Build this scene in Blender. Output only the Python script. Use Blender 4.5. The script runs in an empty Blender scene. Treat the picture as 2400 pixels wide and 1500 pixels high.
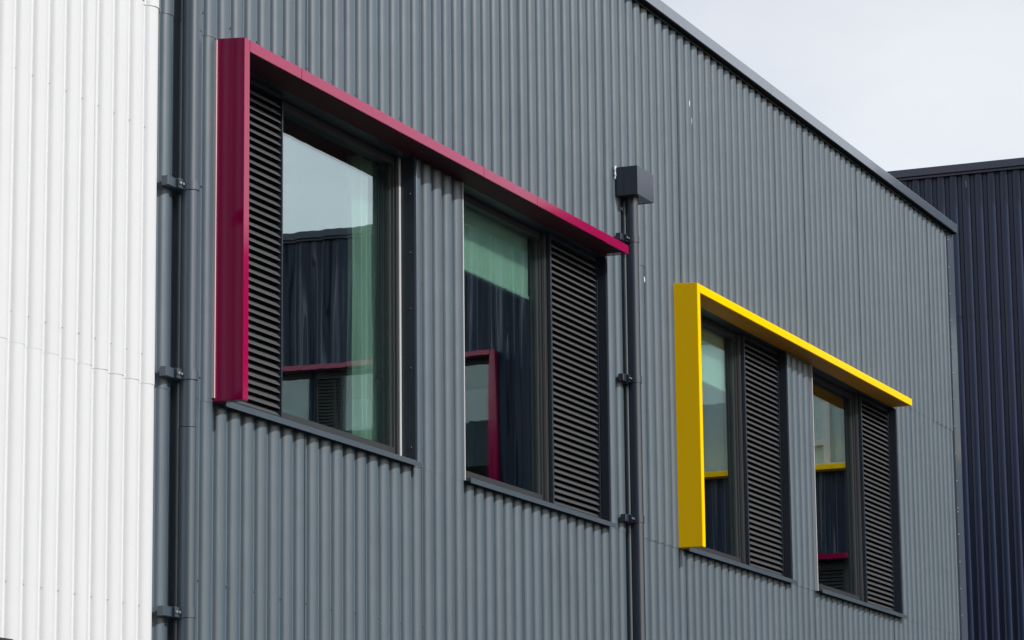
import bpy, bmesh, math, random
from mathutils import Vector, Matrix
random.seed(7)
scene = bpy.context.scene
COL = scene.collection

# ------------------------------------------------------------------ camera
cd = bpy.data.cameras.new('camera'); cam = bpy.data.objects.new('camera', cd); COL.objects.link(cam)
PITCH, ROLL, YAW = 0.18982, -0.010817, 0.393875
fw = Vector((math.cos(YAW)*math.cos(PITCH), math.sin(YAW)*math.cos(PITCH), math.sin(PITCH)))
rt = Vector((math.sin(YAW), -math.cos(YAW), 0)); up = rt.cross(fw)
r2 = rt*math.cos(ROLL)+up*math.sin(ROLL); u2 = up*math.cos(ROLL)-rt*math.sin(ROLL)
m = Matrix((r2, u2, -fw)).transposed().to_4x4(); m.translation = Vector((0, -8.6, 1.6))
cam.matrix_world = m
cd.sensor_width = 36; cd.lens = 7513.3/2400*36; cd.clip_start = 0.1; cd.clip_end = 5000
scene.camera = cam

# ------------------------------------------------------------------ sky and sun
SUN_EL, SUN_ROT = math.radians(34.0), math.radians(187.0)
w = bpy.data.worlds.new('World'); scene.world = w; w.use_nodes = True
nt = w.node_tree; nt.nodes.clear()
sky = nt.nodes.new('ShaderNodeTexSky'); sky.sky_type = 'NISHITA'; sky.sun_disc = False
sky.sun_elevation = SUN_EL; sky.sun_rotation = SUN_ROT
sky.air_density = 1.0; sky.dust_density = 1.0; sky.ozone_density = 1.0
# thin high cloud veil over the whole sky
tc = nt.nodes.new('ShaderNodeTexCoord')
mp = nt.nodes.new('ShaderNodeMapping'); mp.inputs['Scale'].default_value = (1, 1, 2.5)
nz = nt.nodes.new('ShaderNodeTexNoise'); nz.inputs['Scale'].default_value = 5.0; nz.inputs['Detail'].default_value = 6
mr = nt.nodes.new('ShaderNodeMapRange'); mr.inputs['From Min'].default_value = .35; mr.inputs['From Max'].default_value = .65
mr.inputs['To Min'].default_value = -.16; mr.inputs['To Max'].default_value = .12
mx = nt.nodes.new('ShaderNodeMix'); mx.data_type = 'RGBA'; mx.blend_type = 'ADD'; mx.clamp_factor = False
mx.inputs['B'].default_value = (4.7, 4.05, 3.2, 1)
bg = nt.nodes.new('ShaderNodeBackground'); bg.inputs['Strength'].default_value = .12
wo = nt.nodes.new('ShaderNodeOutputWorld')
L = nt.links.new
L(tc.outputs['Generated'], mp.inputs['Vector']); L(mp.outputs['Vector'], nz.inputs['Vector'])
L(nz.outputs['Fac'], mr.inputs['Value'])
# haze is thickest towards the horizon, all the way round
sx = nt.nodes.new('ShaderNodeSeparateXYZ'); L(tc.outputs['Generated'], sx.inputs['Vector'])
m2 = nt.nodes.new('ShaderNodeMapRange'); m2.inputs['From Min'].default_value = .3; m2.inputs['From Max'].default_value = .9
m2.inputs['To Min'].default_value = 1.0; m2.inputs['To Max'].default_value = .3
L(sx.outputs['Z'], m2.inputs['Value'])
ad = nt.nodes.new('ShaderNodeMath'); ad.operation = 'ADD'
L(m2.outputs['Result'], ad.inputs[0]); L(mr.outputs['Result'], ad.inputs[1]); L(ad.outputs[0], mx.inputs['Factor'])
L(sky.outputs['Color'], mx.inputs['A']); L(mx.outputs['Result'], bg.inputs['Color']); L(bg.outputs['Background'], wo.inputs['Surface'])
sd = bpy.data.lights.new('sun', 'SUN'); sd.energy = 3.25; sd.angle = math.radians(.6); sd.color = (1, .985, .955)
sun = bpy.data.objects.new('sun', sd); COL.objects.link(sun)
sv = Vector((math.sin(SUN_ROT)*math.cos(SUN_EL), math.cos(SUN_ROT)*math.cos(SUN_EL), math.sin(SUN_EL)))
sun.rotation_euler = (-sv).to_track_quat('-Z', 'Y').to_euler(); sun.location = (20, -30, 30)
vs = scene.view_settings
vs.view_transform = 'Standard'; vs.look = 'None'; vs.exposure = 0.0; vs.gamma = 1.0; vs.use_curve_mapping = False

# ------------------------------------------------------------------ materials
def paint(name, col, rough=.4, spec=.5, coat=0, coat_rough=.08, coat_ior=1.5, vary=.05, streak=.05, wave=.0, metal=0, grain=.0):
    mt = bpy.data.materials.new(name); mt.use_nodes = True
    n = mt.node_tree.nodes; l = mt.node_tree.links.new; b = n['Principled BSDF']
    b.inputs['Roughness'].default_value = rough; b.inputs['Specular IOR Level'].default_value = spec
    b.inputs['Metallic'].default_value = metal
    b.inputs['Coat Weight'].default_value = coat; b.inputs['Coat Roughness'].default_value = coat_rough; b.inputs['Coat IOR'].default_value = coat_ior
    geo = n.new('ShaderNodeNewGeometry'); oi = n.new('ShaderNodeObjectInfo')
    mpp = n.new('ShaderNodeMapping'); mpp.inputs['Scale'].default_value = (14, 14, .5)
    l(geo.outputs['Position'], mpp.inputs['Vector'])
    ns = n.new('ShaderNodeTexNoise'); ns.inputs['Scale'].default_value = 1.0; ns.inputs['Detail'].default_value = 5
    l(mpp.outputs['Vector'], ns.inputs['Vector'])
    n2 = n.new('ShaderNodeTexNoise'); n2.inputs['Scale'].default_value = 1.3; n2.inputs['Detail'].default_value = 4
    l(geo.outputs['Position'], n2.inputs['Vector'])
    # value multiplier = 1 + vary*(rand-.5) + streak*(noise-.5) + streak*(n2-.5)
    def ma(op, a, bb):
        q = n.new('ShaderNodeMath'); q.operation = op
        for i, v in enumerate((a, bb)):
            if isinstance(v, (int, float)): q.inputs[i].default_value = v
            else: l(v, q.inputs[i])
        return q.outputs[0]
    v = ma('MULTIPLY', ma('SUBTRACT', oi.outputs['Random'], .5), vary)
    v = ma('ADD', v, ma('MULTIPLY', ma('SUBTRACT', ns.outputs['Fac'], .5), streak*2))
    v = ma('ADD', v, ma('MULTIPLY', ma('SUBTRACT', n2.outputs['Fac'], .5), streak*2))
    v = ma('ADD', v, 1.0)
    hsv = n.new('ShaderNodeHueSaturation'); hsv.inputs['Color'].default_value = (*col, 1)
    l(v, hsv.inputs['Value']); l(hsv.outputs['Color'], b.inputs['Base Color'])
    rr = ma('ADD', ma('MULTIPLY', ma('SUBTRACT', n2.outputs['Fac'], .5), .14), rough); l(rr, b.inputs['Roughness'])
    if wave or grain:
        n3 = n.new('ShaderNodeTexNoise'); n3.inputs['Scale'].default_value = 2.2 if wave else 260; n3.inputs['Detail'].default_value = 2
        l(geo.outputs['Position'], n3.inputs['Vector'])
        bp = n.new('ShaderNodeBump'); bp.inputs['Strength'].default_value = 1.0; bp.inputs['Distance'].default_value = wave or grain
        l(n3.outputs['Fac'], bp.inputs['Height']); l(bp.outputs['Normal'], b.inputs['Normal'])
        if coat: l(bp.outputs['Normal'], b.inputs['Coat Normal'])
    return mt

M = {}
M['white'] = paint('white_coated_steel', (.625, .638, .652), .45, .3, vary=.02, streak=.022, wave=.004)
M['grey'] = paint('grey_coated_steel', (.070, .099, .125), .42, .65, vary=.055, streak=.085, wave=.007)
M['navy'] = paint('navy_coated_steel', (.011, .022, .060), .36, .40, vary=.06, streak=.06, wave=.004)
M['fascia'] = paint('grey_fascia_steel', (.085, .11, .145), .35, .4, coat=1, coat_ior=1.75, coat_rough=.16, vary=.05, streak=.03, wave=.003)
M['sill'] = paint('grey_sill_steel', (.058, .078, .096), .4, .5, vary=.04, streak=.08)
M['navy_fascia'] = paint('navy_fascia_steel', (.035, .045, .08), .3, .5, vary=.04, streak=.03)
M['pipe'] = paint('grey_pipe_paint', (.045, .066, .088), .36, .8, vary=.02, streak=.04)
M['pipe_dark'] = paint('charcoal_pipe_paint', (.020, .028, .046), .36, .4, coat=.6, coat_ior=1.6, coat_rough=.18, vary=.02, streak=.03)
M['magenta'] = paint('magenta_gloss_paint', (.30, .001, .060), .5, .0, coat=1, coat_rough=.09, coat_ior=1.6, vary=.03, streak=.02, wave=.0015)
M['yellow'] = paint('yellow_gloss_paint', (1.0, .60, .001), .5, .0, coat=.35, coat_rough=.15, vary=.02, streak=.02, wave=.0015)
M['soffit_shade'] = paint('magenta_shade_matt', (.045, .003, .010), .7, .2, vary=.02, streak=.05)  # magenta darkened: the shade of the underside is put into the colour
M['soffit_shade_y'] = paint('yellow_shade_matt', (.48, .20, .003), .6, .2, vary=.02, streak=.08)  # yellow browned: the shade of the underside is put into the colour
M['louvre'] = paint('grey_louvre_paint', (.072, .074, .078), .5, .4, vary=.06, streak=.06)
M['frame'] = paint('dark_window_frame', (.034, .036, .040), .4, .5, vary=.03, streak=.06)
M['jamb'] = paint('blue_black_jamb', (.022, .030, .042), .35, .5, vary=.03, streak=.06)
M['alu'] = paint('pale_trim', (.50, .51, .52), .45, .5, vary=.02, streak=.06)
M['sealant'] = paint('pale_sealant', (.62, .50, .50), .7, .3, vary=.02, streak=.1)
M['steel'] = paint('zinc_bolt', (.30, .30, .31), .42, .5, metal=1, streak=.1)
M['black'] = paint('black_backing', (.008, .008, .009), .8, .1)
M['blind'] = paint('blind_fabric', (.88, .90, .87), .85, .2, vary=0, streak=.02)
M['drape'] = paint('grey_drape', (.09, .12, .14), .85, .2, vary=.2, streak=.15)
M['plaster'] = paint('white_plaster', (.70, .72, .70), .8, .2, streak=.02)
M['room'] = paint('room_paint', (.20, .21, .21), .85, .2, streak=.03)
M['carpet'] = paint('dark_carpet', (.05, .05, .055), .95, .1)
M['roofing'] = paint('roof_membrane', (.12, .12, .125), .8, .2, streak=.1)
M['mark'] = paint('pale_scuff', (.78, .80, .82), .6, .3, streak=.05)
M['asphalt'] = paint('asphalt', (.045, .045, .048), .85, .3, vary=0, streak=.12, grain=.004)

def glass_mat(name, r0, tint, warp, refl=(.90, .98, .99)):
    mt = bpy.data.materials.new(name); mt.use_nodes = True
    n = mt.node_tree.nodes; l = mt.node_tree.links.new; n.clear()
    out = n.new('ShaderNodeOutputMaterial'); mix = n.new('ShaderNodeMixShader')
    tr = n.new('ShaderNodeBsdfTransparent'); tr.inputs['Color'].default_value = (*tint, 1)
    gl = n.new('ShaderNodeBsdfGlossy'); gl.inputs['Roughness'].default_value = .0; gl.inputs['Color'].default_value = (*refl, 1)
    lw = n.new('ShaderNodeLayerWeight'); lw.inputs['Blend'].default_value = .5
    p = n.new('ShaderNodeMath'); p.operation = 'POWER'; p.inputs[1].default_value = 5
    q = n.new('ShaderNodeMath'); q.operation = 'MULTIPLY_ADD'; q.inputs[1].default_value = 1-r0; q.inputs[2].default_value = r0
    geo = n.new('ShaderNodeNewGeometry'); mpp = n.new('ShaderNodeMapping'); mpp.inputs['Scale'].default_value = (1.6, 1.6, .22)
    ns = n.new('ShaderNodeTexNoise'); ns.inputs['Scale'].default_value = 2.2; ns.inputs['Detail'].default_value = 1.0
    bp = n.new('ShaderNodeBump'); bp.inputs['Distance'].default_value = warp; bp.inputs['Strength'].default_value = 1
    l(geo.outputs['Position'], mpp.inputs['Vector']); l(mpp.outputs['Vector'], ns.inputs['Vector']); l(ns.outputs['Fac'], bp.inputs['Height'])
    l(bp.outputs['Normal'], gl.inputs['Normal'])
    l(lw.outputs['Facing'], p.inputs[0]); l(p.outputs[0], q.inputs[0]); l(q.outputs[0], mix.inputs['Fac'])
    l(tr.outputs[0], mix.inputs[1]); l(gl.outputs[0], mix.inputs[2]); l(mix.outputs[0], out.inputs['Surface'])
    return mt
M['glass'] = glass_mat('coated_glass', .36, (.81, .95, .89), .0007)
M['glass_far'] = glass_mat('clear_glass', .10, (.93, .97, .97), .0012)

# ------------------------------------------------------------------ mesh helpers
def bm_box(bm, x0, x1, y0, y1, z0, z1):
    v = [bm.verts.new(p) for p in ((x0,y0,z0),(x1,y0,z0),(x1,y1,z0),(x0,y1,z0),(x0,y0,z1),(x1,y0,z1),(x1,y1,z1),(x0,y1,z1))]
    for f in ((0,3,2,1),(4,5,6,7),(0,1,5,4),(1,2,6,5),(2,3,7,6),(3,0,4,7)): bm.faces.new([v[i] for i in f])
def bm_prism(bm, prof, x0, x1):
    """closed (y,z) outline run along x"""
    a = [bm.verts.new((x0, y, z)) for y, z in prof]; b = [bm.verts.new((x1, y, z)) for y, z in prof]
    k = len(prof)
    for i in range(k):
        j = (i+1) % k; bm.faces.new((a[i], a[j], b[j], b[i]))
    bm.faces.new(a[::-1]); bm.faces.new(b)
def bm_cyl(bm, c, r, axis, h, seg=24, r1=None):
    """cylinder from c along axis by h"""
    r1 = r if r1 is None else r1
    ax = Vector(axis).normalized(); t = ax.orthogonal().normalized(); s = ax.cross(t)
    c = Vector(c); A = []; B = []
    for i in range(seg):
        a = 2*math.pi*i/seg; d = t*math.cos(a)+s*math.sin(a)
        A.append(bm.verts.new(c+d*r)); B.append(bm.verts.new(c+d*r1+ax*h))
    for i in range(seg):
        j = (i+1) % seg; f = bm.faces.new((A[i], A[j], B[j], B[i])); f.smooth = True
    for f in (bm.faces.new(A[::-1]), bm.faces.new(B)):
        for e in f.edges: e.smooth = False
def mesh_of(bm, name, mat, bevel=0):
    if bevel:
        bmesh.ops.bevel(bm, geom=[e for e in bm.edges], offset=bevel, segments=2, affect='EDGES', profile=.6)
    bmesh.ops.recalc_face_normals(bm, faces=bm.faces[:])
    me = bpy.data.meshes.new(name); bm.to_mesh(me); bm.free(); me.materials.append(mat)
    return me
def link(name, me, parent=None, loc=None, inv=None):
    o = bpy.data.objects.new(name, me); COL.objects.link(o)
    if parent:
        o.parent = parent
        if inv is not None: o.matrix_parent_inverse = inv
    if loc: o.location = loc
    return o
def thing(name, label, cat, loc, rz=0, group=None):
    o = bpy.data.objects.new(name, None); COL.objects.link(o); o.location = loc; o.rotation_euler = (0, 0, rz)
    o.empty_display_size = .3; o['label'] = label; o['category'] = cat
    if group: o['group'] = group
    return o
def box(name, mat, ext, parent, inv=None, bevel=0):
    bm = bmesh.new(); bm_box(bm, *ext); return link(name, mesh_of(bm, name, mat, bevel), parent, inv=inv)

# ------------------------------------------------------------------ corrugated cladding
PIT, X0 = .1727, 16.498                 # flute pitch, a crest
# one flute, crest at 0: a rounded rib, small fillets and a narrow flat valley, as (x, y) with y into the wall
def _profile():
    a, b, T = .064, .047, math.radians(77)
    pts = []
    for i in range(0, 9):
        t = T*i/8; pts.append((a*math.sin(t), b*(1-math.cos(t))))
    xe, ye = pts[-1]
    pts += [(xe+.0015, ye+.0028), (xe+.0035, ye+.0044), (xe+.0065, ye+.005)]
    right = pts+[(PIT/2, ye+.005)]
    return [(-x, y) for x, y in right[::-1]]+right[1:]
PROF = _profile()
def flute_y(x, ph=X0):
    q = ((x-ph+PIT/2) % PIT)-PIT/2
    for (xa, ya), (xb, yb) in zip(PROF, PROF[1:]):
        if xa <= q <= xb: return ya+(yb-ya)*(q-xa)/(xb-xa) if xb > xa else ya
    return PROF[0][1]
def sheet_mesh(x0, x1, z0, z1, mat, ph=X0, ox=0.0):
    """corrugated sheet with a returned bottom edge and a side lap lip; x is shifted by -ox"""
    bm = bmesh.new()
    line = [(x0, flute_y(x0, ph))]
    k0 = math.floor((x0-ph)/PIT)-1; k1 = math.ceil((x1-ph)/PIT)+1
    for k in range(k0, k1+1):
        for px_, py_ in PROF[1:]:
            xx = ph+k*PIT+px_
            if line[-1][0]+1e-5 < xx < x1-1e-5: line.append((xx, py_))
    line.append((x1, flute_y(x1, ph))); n = len(line)-1
    rows = []
    for (z, dy) in ((z1, 0), (z0, 0), (z0, .004)):
        rows.append([bm.verts.new((xx-ox, yy+dy-.0020*(1-(xx-x0)/(x1-x0)), z)) for xx, yy in line])
    for a, b in zip(rows, rows[1:]):
        for i in range(n):
            f = bm.faces.new((a[i], b[i], b[i+1], a[i+1])); f.smooth = True
    e0, e1 = rows[0][0], rows[1][0]              # side lap lip at the left edge
    q0 = bm.verts.new(e0.co+Vector((0, .004, 0))); q1 = bm.verts.new(e1.co+Vector((0, .004, 0)))
    bm.faces.new((e0, q0, q1, e1)); bm.normal_update()
    for e in bm.edges:
        if len(e.link_faces) == 2 and e.link_faces[0].normal.dot(e.link_faces[1].normal) < .5: e.smooth = False
    me = bpy.data.meshes.new('cladding_sheet'); bm.to_mesh(me); bm.free(); me.materials.append(mat)
    return me
_sheets = {}
def sheet(x0, x1, z0, z1, mat, root, inv, ph=X0, lift=0.0):
    key = (round((x1-x0)/PIT, 3), round(((x0-ph)/PIT) % 1, 3), z0, z1, mat.name)
    if key not in _sheets: _sheets[key] = sheet_mesh(x0, x1, z0, z1, mat, ph, x0)
    o = link('cladding_sheet', _sheets[key], root, (x0, -lift+random.uniform(-.0012, .0012), 0), inv)
    o.rotation_euler = (random.uniform(-.0003, .0003), 0, random.uniform(-.0016, .0016))
    return o
def sheet_run(xa, xb, z0, z1, mat, root, inv, ph=X0, lift=0.0, grid=None):
    """sheets five flutes wide, cut at xa and xb"""
    g0 = ph+.012 if grid is None else grid
    w5 = 5*PIT; k = math.floor((xa-g0)/w5+1e-6); x = xa
    while x < xb-1e-6:
        k += 1; e = min(xb, g0+k*w5)
        if e-x > .01: sheet(x, e, z0, z1, mat, root, inv, ph, lift)
        x = e

# ------------------------------------------------------------------ ground
bm = bmesh.new(); bmesh.ops.create_grid(bm, x_segments=8, y_segments=8, size=600)
g = link('ground', mesh_of(bm, 'ground', M['asphalt'])); g['kind'] = 'structure'; g['label'] = 'dark asphalt yard in front of the buildings'

# ------------------------------------------------------------------ grey building
GX = 15.548                                  # where white cladding stops and grey begins
groot = thing('grey_building', 'grey corrugated metal building with magenta and yellow window surrounds', 'building', (GX, 0, 0))
GI = Matrix.Translation((-GX, 0, 0))
OPEN = [(16.245, 19.012), (19.812, 22.575), (24.235, 27.07), (27.83, 30.615)]
Z_S, Z_H = 4.652, 6.722                      # sill and head of the openings
ENDX = 32.86
Z1, Z2, ZT = 4.655, 6.832, 9.0               # lap joints
sheet_run(GX, ENDX, 0.05, 2.45, M['grey'], groot, GI)
sheet_run(GX, ENDX, 2.43, Z1, M['grey'], groot, GI, lift=.003)
xs = [GX]+[v for o in OPEN for v in o]+[ENDX]
for a, b in zip(xs[0::2], xs[1::2]):
    sheet_run(a, b, Z1-.02, Z2, M['grey'], groot, GI, lift=.006)
for a, b in OPEN: sheet_run(a, b, Z_H, Z2, M['grey'], groot, GI, lift=.006)
sheet_run(GX, ENDX, Z2-.02, ZT, M['grey'], groot, GI, lift=.009)

bm = bmesh.new()
for zz in (2.6, 3.6, 4.78, 5.9, 6.95, 7.95, 8.85):
    for k in range(-5, 95):
        if k % 2: continue
        xx = X0+k*PIT-.071
        if not GX+.05 < xx < ENDX-.03 or (4.6 < zz < 6.8 and any(a-.02 < xx < b+.02 for a, b in OPEN)): continue
        bm_cyl(bm, (xx, flute_y(xx)-.012, zz+random.uniform(-.006, .006)), .0062, (0, -1, 0), .006, 6, .005)
o = link('cladding_screw', mesh_of(bm, 'cladding_screw', M['fascia']), groot, inv=GI); o['kind'] = 'stuff'

# parapet flashing in sections
x = 15.35
k = 0
while x < 33.3:
    a = max(x, GX)+.0015; b = min(x+2.82, 33.06)-.0015
    if b-a > .3:
        bm = bmesh.new()
        bm_prism(bm, [(-.075, 8.99), (-.075, 9.083), (-.071, 9.088), (.32, 9.06), (.32, 8.99)], a, b)
        o = link('parapet_flashing', mesh_of(bm, 'parapet_flashing', M['fascia']), groot, inv=GI)
        o.location = (0, random.uniform(-.0012, .0012), random.uniform(-.0008, .0008))
    x += 2.82
box('flashing_shade_strip', M['black'], (GX, 33.05, -.070, .02, 8.982, 8.989), groot, GI)  # black strip painting in the shade below the parapet flashing
box('flashing_lip', M['fascia'], (GX, 33.04, -.019, -.015, 8.968, 8.981), groot, GI)
# corner trim
bm = bmesh.new(); bm_prism(bm, [(-.014, 0.05), (-.014, 8.986), (.03, 8.986), (.03, .05)], 32.865, 33.11)
link('corner_trim', mesh_of(bm, 'corner_trim', M['fascia']), groot, inv=GI)
bm = bmesh.new()
for z in [8.89, 8.59, 8.3, 8.01, 7.72, 7.44, 7.15, 6.86, 6.57, 6.28, 5.99, 5.947, 5.71, 5.42, 5.135, 4.85, 4.56, 4.27, 3.98, 3.69, 3.4]:
    bm_cyl(bm, (32.89, -.014, z), .011, (0, -1, 0), .008, 8, .007)
o = link('trim_screw', mesh_of(bm, 'trim_screw', M['steel']), groot, inv=GI); o['kind'] = 'stuff'
# roof, end wall and back so that the building is closed
box('roof', M['roofing'], (GX, 32.98, .33, 9, 8.6, 8.9), groot, GI)
box('end_wall', M['grey'], (32.99, 33.10, .05, 9, 0, 8.98), groot, GI)
box('back_wall', M['grey'], (GX, 32.99, 8.9, 9, 0, 8.6), groot, GI)

def rooms(root, inv, x0, x1, z0, z1, deep=4.5, y0=.19):
    """a bare room behind a window: floor, ceiling, side walls, back wall"""
    box('room_floor', M['carpet'], (x0, x1, y0, deep, z0-.1, z0), root, inv)
    box('room_ceiling', M['room'], (x0, x1, y0, deep, z1, z1+.1), root, inv)
    box('room_wall', M['room'], (x0-.1, x0, y0, deep, z0-.1, z1+.1), root, inv)
    box('room_wall', M['room'], (x1, x1+.1, y0, deep, z0-.1, z1+.1), root, inv)
    box('room_wall', M['room'], (x0-.1, x1+.1, deep, deep+.1, z0-.1, z1+.1), root, inv)

# louvre blade outline (y, z): lip, sloping face with a small bead, thin underside
BLADE = [(0, 0), (0, .007), (.0125, .0185), (.0125, .0205), (.016, .0215), (.036, .0405), (.036, .038), (.0175, .0185), (.002, .0035), (.002, 0)]
LP = .0482
_blade = {}
def louvre(win, xa, xb, za, zb, yf, side_left=True):
    """louvre box: a frame and single blades"""
    fr = .028
    bm = bmesh.new()
    bm_box(bm, xa, xa+fr, yf, yf+.10, za, zb); bm_box(bm, xb-fr*.5, xb, yf+.004, yf+.10, za, zb)
    bm_box(bm, xa+fr, xb-fr*.5, yf+.006, yf+.10, za, za+.035); bm_box(bm, xa+fr, xb-fr*.5, yf+.006, yf+.10, zb-.03, zb)
    link('louvre_frame', mesh_of(bm, 'louvre_frame', M['jamb']), win)
    box('louvre_backing', M['black'], (xa+.01, xb-.01, yf+.065, yf+.07, za+.01, zb-.01), win)
    wd = round(xb-fr*.5-xa-fr-.002, 3)
    if wd not in _blade:
        bm = bmesh.new(); bm_prism(bm, BLADE, 0, wd); _blade[wd] = mesh_of(bm, 'louvre_blade', M['louvre'])
    z = za+.03
    while z < zb-.05:
        b = link('louvre_blade', _blade[wd], win, (xa+fr+.001, yf+.012+random.uniform(-.0008, .0008), z+random.uniform(-.0007, .0007)))
        b.rotation_euler = (random.uniform(-.02, .02), random.uniform(-.0008, .0008), 0)
        z += LP

def window(root, inv, xa, xb, order, label, sill_left=0.0, pale_strip=False, z_s=Z_S, z_h=Z_H):
    """window in an opening xa..xb; order 'LG' = louvre then glass, 'GL' = glass then louvre"""
    LW = .935
    G = .145
    if order == 'LG': l0, l1, g0, g1 = xa, xa+LW, xa+LW+.005, xb-.02
    else: l0, l1, g0, g1 = xb-LW-.06, xb-.008, xa+.012, xb-LW-.065
    zb, zt = z_s+.02, z_h-.004
    st = .062
    # stepped sash frame: the window part itself
    bm = bmesh.new()
    lw = .035
    bm_box(bm, g0, g0+lw, G-.03, G+.04, zb, zt); bm_box(bm, g1-st, g1, G-.03, G+.04, zb, zt)
    bm_box(bm, g0+lw, g1-st, G-.03, G+.04, zb, zb+.085); bm_box(bm, g0+lw, g1-st, G-.03, G+.04, zt-.05, zt)
    bm_box(bm, g1-st+.018, g1-.018, G-.044, G-.03, zb, zt)      # raised bead on the stile
    win = link('window', mesh_of(bm, 'window', M['frame']), root, inv=inv); win['label'] = label
    box('glass_pane', M['glass'], (g0+lw-.004, g1-st+.004, G, G+.017, zb+.08, zt-.045), win)
    bm = bmesh.new()                                              # bright glazing bead round the glass
    for e in ((g1-st-.006, g1-st-.001, G-.012, G-.001, zb+.085, zt-.05), (g0+lw, g1-st-.006, G-.012, G-.001, zb+.0855, zb+.0915)): bm_box(bm, *e)
    link('glazing_bead', mesh_of(bm, 'glazing_bead', M['louvre']), win)
    louvre(win, l0, l1, zb, zt, .058 if order == 'GL' else .05)
    # jamb panels, head lining
    jd = .115 if order == 'LG' else .058
    if order == 'LG':
        box('jamb_panel', M['jamb'], (xb-.006, xb+.002, -.004, jd+.02, zb, z_h), win)
        bm = bmesh.new()
        for zz in (zb+.09, zb+.62, zb+1.02, zb+1.4, zb+1.8): bm_cyl(bm, (xb-.006, .028, zz), .009, (-1, 0, 0), .006, 8, .006)
        o = link('jamb_screw', mesh_of(bm, 'jamb_screw', M['frame']), win); o['kind'] = 'stuff'
        box('pale_trim', M['alu'], (xb-.034, xb-.0075, jd-.022, jd-.014, zb, z_h), win)
    else:
        box('jamb_panel', M['jamb'], (xb-.006, xb+.002, -.004, jd, zb, z_h), win)
        bm = bmesh.new(); bm_box(bm, g1-.016, g1-.010, G-.06, G-.045, zb, zt); bm_box(bm, g1-.034, g1-.028, G-.058, G-.045, zb, zt)
        link('stile_trim', mesh_of(bm, 'stile_trim', M['louvre']), win)
    box('jamb_panel', M['jamb'], (xa-.002, xa+.006, -.004, .11, zb, z_h), win)
    box('head_panel', M['jamb'], (xa, xb, .0, .19, z_h-.001, z_h+.012), win)
    # thin edge trims where the cladding is cut
    box('edge_trim', M['fascia'], (xb+.0025, xb+.016, -.014, .05, z_s-.01, z_h), win)
    box('edge_trim', M['alu'], (xa-.016, xa-.0025, -.014, .05, z_s-.01, z_h), win)
    # sill
    bm = bmesh.new()
    bm_prism(bm, [(-.052, z_s-.028), (-.052, z_s+.004), (-.049, z_s+.007), (.115, z_s+.019), (.115, z_s-.004), (-.047, z_s-.012), (-.047, z_s-.028)], xa-sill_left, xb+.012)
    link('sill', mesh_of(bm, 'sill', M['sill']), win)
    bm = bmesh.new()
    for i in range(4): bm_cyl(bm, (g0+.03+(g1-g0-.12)*i/3, .075, z_s+.012), .011, (0, -.3, 1), .016, 8, .007)
    o = link('sill_screw', mesh_of(bm, 'sill_screw', M['steel']), win); o['kind'] = 'stuff'
    # plaster return inside
    box('inner_return', M['plaster'], (xb+.03, xb+.05, .19, .50, z_s, z_h+.02), win)
    return win, (g0, g1)

gl = []
for (xa, xb), od, lb in zip(OPEN, ('LG', 'GL', 'GL', 'GL'),
        ('window nearest the white wall, louvre on its left', 'window beside the rain hopper, louvre on its right',
         'window inside the upright of the yellow surround', 'window farthest along the wall, under the yellow surround')):
    wn, gg = window(groot, GI, xa, xb, od, lb, sill_left=0.0)
    gl.append(gg)
    rooms(groot, GI, xa+.0, xb+.45, 3.9, 6.76)

def surround(root, inv, mat, x0, x1, joints, label, z0=4.642, z1=6.795, th=.07, d=.2, flip=False, side=True, base=0.0):
    """folded metal L: one upright and one long arm"""
    drop = .016
    bm = bmesh.new()
    if side: 
        if flip: bm_box(bm, x0, x0+th, -d, base+.03, z0, z1)
        else: bm_prism(bm, [(-d, z0), (-d, z1), (base+.03, z1+drop), (base+.03, z0)], x0, x0+th)
    else: bm_box(bm, x0+.02, x0+.03, -d+.02, -.02, z0+.02, z0+.03)
    if side: bmesh.ops.bevel(bm, geom=bm.edges[:], offset=.0025, segments=2, affect='EDGES')
    s = link('window_surround', mesh_of(bm, 'window_surround', mat), root, inv=inv); s['label'] = label
    cuts = [x0+th+.0006]+list(joints)+[x1]
    za, zb_ = (z1-th, z1) if not flip else (z0, z0+th)
    for i, (a, b) in enumerate(zip(cuts, cuts[1:])):
        bm = bmesh.new()
        bm_prism(bm, [(-d, za), (-d, zb_), (base+.03, zb_+drop*(0 if flip else 1)), (base+.03, za)], a+(.0012 if i else 0), b-(.0012 if i < len(cuts)-2 else 0))
        bmesh.ops.bevel(bm, geom=bm.edges[:], offset=.0022, segments=2, affect='EDGES')
        o = link('arm_panel', mesh_of(bm, 'arm_panel', mat), s); o.location = (0, random.uniform(-.0008, .0008), random.uniform(-.0006, .0006))
    return s
sm = surround(groot, GI, M['magenta'], 16.17, 22.56, (16.925, 19.737, 20.714), 'magenta folded metal window surround')
box('soffit_shade_panel', M['soffit_shade'], (16.25, 22.45, -.188, .0, 6.7215, 6.7245), sm)  # dark sheet added for the shade under the magenta arm
box('sealant_strip', M['sealant'], (16.158, 16.169, -.022, .03, 4.662, 6.80), sm)
sy = surround(groot, GI, M['yellow'], 24.137, 30.54, (), 'yellow folded metal window surround')
box('soffit_shade_panel', M['soffit_shade_y'], (24.215, 30.46, -.188, .0, 6.7215, 6.7245), sy)  # brown sheet added for the shade under the yellow arm

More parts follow.
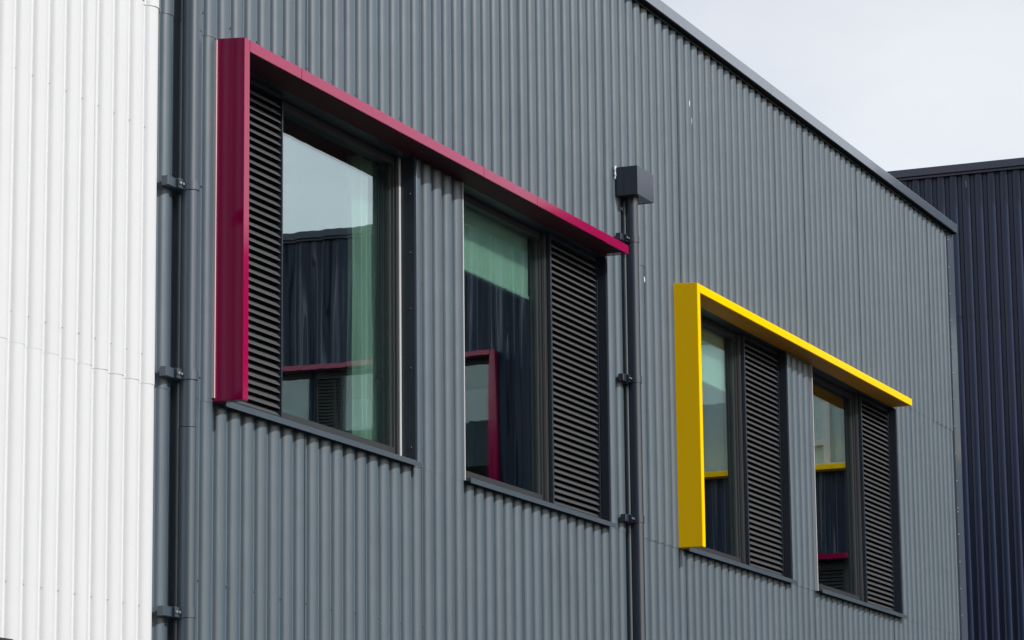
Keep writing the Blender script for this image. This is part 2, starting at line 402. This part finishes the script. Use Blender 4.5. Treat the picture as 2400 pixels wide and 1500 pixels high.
# scuffs on the cladding
for i, (xx, zz, ln, tl) in enumerate(((24.597, 8.433, .075, .25), (24.642, 8.275, .075, .5), (23.42, 6.705, .05, -.3))):
    bm = bmesh.new(); bmesh.ops.create_icosphere(bm, subdivisions=2, radius=1)
    bmesh.ops.transform(bm, matrix=Matrix.Diagonal((.009, .002, ln/2, 1)), verts=bm.verts)
    bmesh.ops.transform(bm, matrix=Matrix.Rotation(tl*.5, 4, 'Y'), verts=bm.verts)
    o = link('paint_scuff', mesh_of(bm, 'paint_scuff', M['mark']), groot, (xx, flute_y(xx)-.0105, zz), GI)

# ------------------------------------------------------------------ white building
WX0 = 8.0
wroot = thing('white_building', 'white corrugated metal building at the left edge', 'building', (WX0, 0, 0))
WI = Matrix.Translation((-WX0, 0, 0))
DX, DZ = 13.98, 3.10                         # doorway head just below the frame
sheet_run(WX0, GX-.0015, Z1-.02, Z2, M['white'], wroot, WI, lift=.006)
sheet_run(WX0, GX-.0015, Z2-.02, ZT, M['white'], wroot, WI, lift=.009)
sheet_run(WX0, GX-.0015, DZ, Z1, M['white'], wroot, WI, lift=.003)
sheet_run(DX, GX-.0015, .05, DZ+.02, M['white'], wroot, WI)
sheet_run(WX0, DX-2.4, .05, DZ+.02, M['white'], wroot, WI)
box('door_head', M['frame'], (DX-2.45, DX+.04, -.02, .06, DZ-.06, DZ+.002), wroot, WI)
box('door', M['frame'], (DX-2.4, DX-.01, .12, .17, 0, DZ-.06), wroot, WI)
box('door_jamb', M['frame'], (DX-.012, DX+.04, -.018, .12, 0.05, DZ-.061), wroot, WI)
bm = bmesh.new()
for zz in (6.1, 4.80, 3.4):
    for k in range(-20, -6):
        xx = X0+(k+.5)*PIT+.024
        bm_cyl(bm, (xx, flute_y(xx)-.008, zz), .0028, (-.35, -1, 0), .003, 6, .0022)
o = link('cladding_screw', mesh_of(bm, 'cladding_screw', M['steel']), wroot, inv=WI); o['kind'] = 'stuff'
box('roof', M['roofing'], (WX0, GX-.003, .33, 9, 8.6, 8.9), wroot, WI)
bm = bmesh.new(); bm_prism(bm, [(-.075, 8.99), (-.075, 9.085), (.32, 9.06), (.32, 8.99)], WX0, GX-.003)
link('parapet_flashing', mesh_of(bm, 'parapet_flashing', M['white']), wroot, inv=WI)
box('end_wall', M['white'], (WX0-.1, WX0, .0, 9, 0, 8.98), wroot, WI)
box('back_wall', M['white'], (WX0, GX-.003, 8.9, 9, 0, 8.6), wroot, WI)

# ------------------------------------------------------------------ downpipes
def clamp(root, z, px, py, r, mat, bar0):
    """pipe clip: wall bar, split band, ears and two bolts"""
    hh = .028
    bm = bmesh.new(); bm_cyl(bm, (px, py, z-hh), r+.007, (0, 0, 1), 2*hh, 32)
    bm_box(bm, px-.105, px-r+.006, py+.012, py+.018, z-hh, z+hh)
    bm_box(bm, px-.105, px-r+.006, py+.024, py+.030, z-hh, z+hh)
    c = link('pipe_clip', mesh_of(bm, 'pipe_clip', mat), root)
    bm = bmesh.new(); bm_box(bm, px+bar0, px+.14, -.052, -.008, z-hh, z+hh)
    bmesh.ops.bevel(bm, geom=bm.edges[:], offset=.003, segments=1, affect='EDGES')
    link('wall_bar', mesh_of(bm, 'wall_bar', mat), c)
    for dx, yy in ((-.062, py+.012), (-.095, py+.012)):
        bm = bmesh.new(); bm_cyl(bm, (px+dx, yy, z), .0105, (-.25, -1, 0), .011, 10, .008); bm_cyl(bm, (px+dx, yy+.02, z), .006, (0, 1, 0), .03, 8)
        link('bolt', mesh_of(bm, 'bolt', M['steel']), c)
    bm = bmesh.new(); bm_box(bm, px-.1, px-.06, -.07, -.05, z-.02, z+.02); link('stand_off', mesh_of(bm, 'stand_off', mat), c)
    return c
def downpipe(label, px, py, ztop, clips, joints, mat, bar0, hopper=None):
    root = thing('downpipe', label, 'downpipe', (px, py, 0), group='rainwater downpipes')
    # children in world coordinates via an inverse
    R = Matrix.Translation((-px, -py, 0)); kids = []
    cuts = [0.05]+joints+[ztop]; r = .0485
    first = None
    for i, (a, b) in enumerate(zip(cuts, cuts[1:])):
        bm = bmesh.new(); bm_cyl(bm, (px, py, a+(.004 if i else 0)), r+(.0018 if i % 2 else 0), (0, 0, 1), b-a-.004, 48)
        o = link('pipe_length', mesh_of(bm, 'pipe_length', mat), root); kids.append(o)
    for z in clips: kids.append(clamp(root, z, px, py, r, mat, bar0))
    if hopper:
        x0, x1, y0, y1, z0, z1 = hopper
        t = .006
        bm = bmesh.new()
        bm_box(bm, x0, x1, y0, y0+t, z0, z1); bm_box(bm, x0, x1, y1-t, y1, z0, z1)
        bm_box(bm, x0, x0+t, y0+t, y1-t, z0, z1); bm_box(bm, x1-t, x1, y0+t, y1-t, z0, z1)
        bm_box(bm, x0+t, x1-t, y0+t, y1-t, z0+.002, z0+.002+t)
        h = link('hopper', mesh_of(bm, 'hopper', mat), root); kids.append(h); h['label'] = 'charcoal box hopper at the head of the pipe'
        box('hopper_lid', mat, (x0+t, x1-t, y0+t, y1-t, z1-.012, z1-.004), h)
        box('overflow_bracket', mat, (x0+.07, x0+.15, y1+.002, .03, z0-.09, z0+.2), h)
        bm = bmesh.new(); bm_cyl(bm, (px, py, z0-.02), r+.007, (0, 0, 1), .022, 40); link('outlet_collar', mesh_of(bm, 'outlet_collar', mat), h)
        # bead of white sealant behind the box
        bm = bmesh.new()
        for i in range(14):
            bmesh.ops.create_icosphere(bm, subdivisions=1, radius=random.uniform(.007, .012), matrix=Matrix.Translation((x0+.002+random.uniform(-.004, .004)+(.0 if i < 9 else (i-8)*.01), y1+.006+random.uniform(-.003, .006), z1-.085+.011*min(i, 8))))
        link('sealant_bead', mesh_of(bm, 'sealant_bead', M['mark']), h)
    for o in kids: o.matrix_parent_inverse = R
    return root
downpipe('grey downpipe standing between the white wall and the magenta surround', 15.725, -.085, 9.3, [5.815, 4.72, 3.38], [2.2, 4.42], M['pipe'], -.195)
downpipe('charcoal downpipe with a square hopper between the magenta and yellow surrounds', 22.96, -.082, 7.275, [6.93, 5.82, 4.73], [3.1], M['pipe_dark'], -.17,
         hopper=(22.832, 23.20, -.181, -.004, 7.262, 7.49))

# ------------------------------------------------------------------ roller blinds
def blind(label, x0, x1, y, zb, zt):
    root = thing('roller_blind', label, 'blind', ((x0+x1)/2, y, zb), group='roller blinds behind the glass')
    R = Matrix.Translation((-(x0+x1)/2, -y, -zb))
    box('fabric', M['blind'], (x0, x1, y, y+.002, zb+.02, zt), root, R)
    bm = bmesh.new(); bm_prism(bm, [(y-.006, zb), (y-.009, zb+.012), (y-.006, zb+.024), (y+.006, zb+.024), (y+.008, zb+.012), (y+.006, zb)], x0-.004, x1+.004)
    link('bottom_bar', mesh_of(bm, 'bottom_bar', M['blind']), root, inv=R)
    bm = bmesh.new(); bm_cyl(bm, (x0-.01, y+.02, zt), .022, (1, 0, 0), x1-x0+.02, 20); link('roller', mesh_of(bm, 'roller', M['blind']), root, inv=R)
blind('pale roller blind half lowered in the window beside the hopper', 19.9, 21.50, .205, 6.215, 6.69)
blind('pale roller blind half lowered in the window inside the yellow upright', 24.35, 25.96, .205, 6.205, 6.69)
# bunched curtain at the side of the first window
root = thing('curtain', 'pale curtain bunched at the right of the window nearest the white wall', 'curtain', (18.9, .3, 4.70))
bm = bmesh.new(); prev = None
for i in range(61):
    q = i/60; xx = 18.68+.40*q; yy = .30+.035*math.sin(q*2*math.pi*5.2)+.012*math.sin(q*31)
    cur = [bm.verts.new((xx+.006*math.sin(k*1.1+q*9), yy*(1) + (.004*math.sin(k*.9+q*14)), 4.71+(6.70-4.71)*k/10)) for k in range(11)]
    if prev:
        for k in range(10):
            f = bm.faces.new((prev[k], cur[k], cur[k+1], prev[k+1])); f.smooth = True
    prev = cur
link('fabric', mesh_of(bm, 'curtain_fabric', M['blind']), root, inv=Matrix.Translation((-18.9, -.3, -4.70)))
bm = bmesh.new(); bm_cyl(bm, (17.3, .3, 6.705), .012, (1, 0, 0), 1.8, 12)
link('rail', mesh_of(bm, 'curtain_rail', M['frame']), root, inv=Matrix.Translation((-18.9, -.3, -4.70)))
# pull chain in the first window
root = thing('blind_chain', 'thin blind pull chain hanging in the window nearest the white wall', 'chain', (18.9, .25, 5.2))
R = Matrix.Translation((-18.9, -.25, -5.2))
bm = bmesh.new(); bm_cyl(bm, (18.93, .215, 5.24), .003, (0, 0, 1), 1.4, 6); bm_cyl(bm, (18.90, .215, 5.24), .003, (0, 0, 1), 1.4, 6)
link('cord', mesh_of(bm, 'cord', M['frame']), root, inv=R)
bm = bmesh.new(); bmesh.ops.create_icosphere(bm, subdivisions=2, radius=.02, matrix=Matrix.Translation((18.915, .215, 5.23)))
link('weight', mesh_of(bm, 'weight', M['frame']), root, inv=R)

# ------------------------------------------------------------------ navy building (faces back along the yard)
NX = 41.1
nroot = thing('navy_building', 'dark navy corrugated metal building closing the far end at right', 'building', (NX, 0, 0), -math.pi/2)
PH = -1.0                                    # crest phase, x_local = -world y
NA, NB, NZT = -9.0, 26.0, 11.60
NO = [(8.47, 11.36), (11.40, 14.77)]         # magenta pair, upper floor
NYW = [(2.0, 5.6)]                           # yellow window, upper floor
NLO = [(2.0, 4.77), (5.6, 8.3), (12, 14.8)]  # lower floor
NZ = [0.05, 2.5, 5.1, 7.71]
sheet_run(NA, NB, .05, 4.45, M['navy'], nroot, None, PH)
xs = [NA]+[v for o in NLO for v in o]+[NB]
for a, b in zip(xs[0::2], xs[1::2]): sheet_run(a, b, 4.43, 6.50, M['navy'], nroot, None, PH, .003)
sheet_run(NA, NB, 6.50, 7.72, M['navy'], nroot, None, PH, .003)
xs = [NA]+[v for o in NYW+NO for v in o]+[NB]
for a, b in zip(xs[0::2], xs[1::2]): sheet_run(a, b, 7.70, 9.68, M['navy'], nroot, None, PH, .006)
sheet_run(NA, NB, 9.66, NZT, M['navy'], nroot, None, PH, .009)
xx = NA
while xx < NB:
    bm = bmesh.new(); e = min(xx+4, NB)
    bm_prism(bm, [(-.085, 11.62), (-.085, 11.72), (.35, 11.72), (.35, 11.585), (-.045, 11.585), (-.045, 11.62)], xx+.0015, e-.0015)
    link('parapet_flashing', mesh_of(bm, 'parapet_flashing', M['navy_fascia']), nroot); xx += 4
box('roof', M['roofing'], (NA, NB, .36, 9, 11.2, 11.5), nroot)
box('back_wall', M['navy'], (NA, NB, 8.9, 9, 0, 11.2), nroot)
box('end_wall', M['navy'], (NA-.1, NA, .05, 9, 0, 11.55), nroot)
box('end_wall', M['navy'], (NB, NB+.1, .05, 9, 0, 11.55), nroot)
def plain_window(xa, xb, z0, z1, mull, transom, label, louvre_part=None, cloth='drape', full=False, fm='louvre'):
    bm = bmesh.new(); f = .06
    bm_box(bm, xa, xa+f, .08, .16, z0, z1); bm_box(bm, xb-f, xb, .08, .16, z0, z1)
    bm_box(bm, xa+f, xb-f, .08, .16, z0, z0+f); bm_box(bm, xa+f, xb-f, .08, .16, z1-f, z1)
    for q in mull: bm_box(bm, q-.045, q+.045, .079, .161, z0+f, z1-f)
    for a, b, z in transom: bm_box(bm, a, b, .081, .159, z-.04, z+.04)
    wn = link('window', mesh_of(bm, 'window', M[fm]), nroot); wn['label'] = label
    ed = [xa+f]+[v for q in mull for v in (q-.045, q+.045)]+[xb-f]
    for a, b in zip(ed[0::2], ed[1::2]):
        if louvre_part and a < sum(louvre_part)/2 < b:
            louvre(wn, a, b, z0+f, z1-f, .07); continue
        box('glass_pane', M['glass_far'], (a-.01, b+.01, .115, .132, z0+f-.01, z1-f+.01), wn)
        box('inner_blind', M[cloth], (a-.01, b+.01, .17, .172, z0+f+(-.01 if full else random.choice((-.01, .35, .5))), z1-f-(0 if full else random.choice((0, .35)))), wn)
    box('head_panel', M['jamb'], (xa, xb, 0, .2, z1, z1+.012), wn); box('sill', M['navy_fascia'], (xa-.02, xb+.02, -.05, .15, z0-.03, z0), wn)
    box('backing', M['black'], (xa-.05, xb+.05, .6, .62, z0-.1, z1+.1), wn)
plain_window(8.47, 11.36, 7.72, 9.64, (9.62, 10.88), (), 'glass and louvre in the magenta surround', (10.93, 11.3))
plain_window(11.40, 14.77, 7.72, 9.64, (13.0,), (), 'glass in the magenta surround', None)
plain_window(2.0, 5.6, 7.76, 9.66, (3.65, 5.02), ((3.695, 4.975, 8.11),), 'white framed window over the yellow strip', None, 'blind', True, 'alu')
for a, b in NLO: plain_window(a, b, 4.45, 6.46, ((a+b)/2,), (), 'lower floor window', (a+b)*.5 and ((a+b)/2+.1, b-.1))
surround(nroot, None, M['magenta'], 8.39, 14.9, (10.5, 12.6), 'magenta surround of the navy wall', z0=7.55, z1=9.72)
surround(nroot, None, M['yellow'], 1.4, 6.6, (3.5, 5.4), 'yellow surround with its long arm at the bottom', z0=7.695, z1=9.8, flip=True)
surround(nroot, None, M['magenta'], 1.9, 8.35, (4, 6), 'lower magenta surround of the navy wall', z0=4.4, z1=6.56)

# ------------------------------------------------------------------ unseen charcoal building, added behind the viewpoint to block sky light
M['charcoal'] = paint('charcoal_coated_steel', (.035, .037, .040), .45, .4, vary=.06, streak=.06)
broot = thing('sky_blocker', 'unseen tall charcoal building added behind the viewpoint to block sky light', 'building', (-4, 0, 0), math.pi/2)
# x_local = world y, outward (-y_local) = +X
CA, CB, CH = -34.0, 9.0, 16.5
xx = CA
while xx < CB-.01:
    e = min(xx+10*PIT, CB)
    for z0_, z1_ in ((.05, 5.5), (5.48, 11), (10.98, CH)): sheet(xx, e, z0_, z1_, M['charcoal'], broot, None, CA)
    xx = e
bm = bmesh.new(); bm_prism(bm, [(-.085, CH-.02), (-.085, CH+.1), (.35, CH+.1), (.35, CH-.02)], CA, CB)
link('parapet_flashing', mesh_of(bm, 'parapet_flashing', M['charcoal']), broot)
box('roof', M['roofing'], (CA, CB, .3, 8, CH-.4, CH-.1), broot)
for q in (CA, CB): box('end_wall', M['charcoal'], (q-.1, q, .05, 8, 0, CH-.05), broot)
box('back_wall', M['charcoal'], (CA, CB, 8, 8.1, 0, CH-.05), broot)
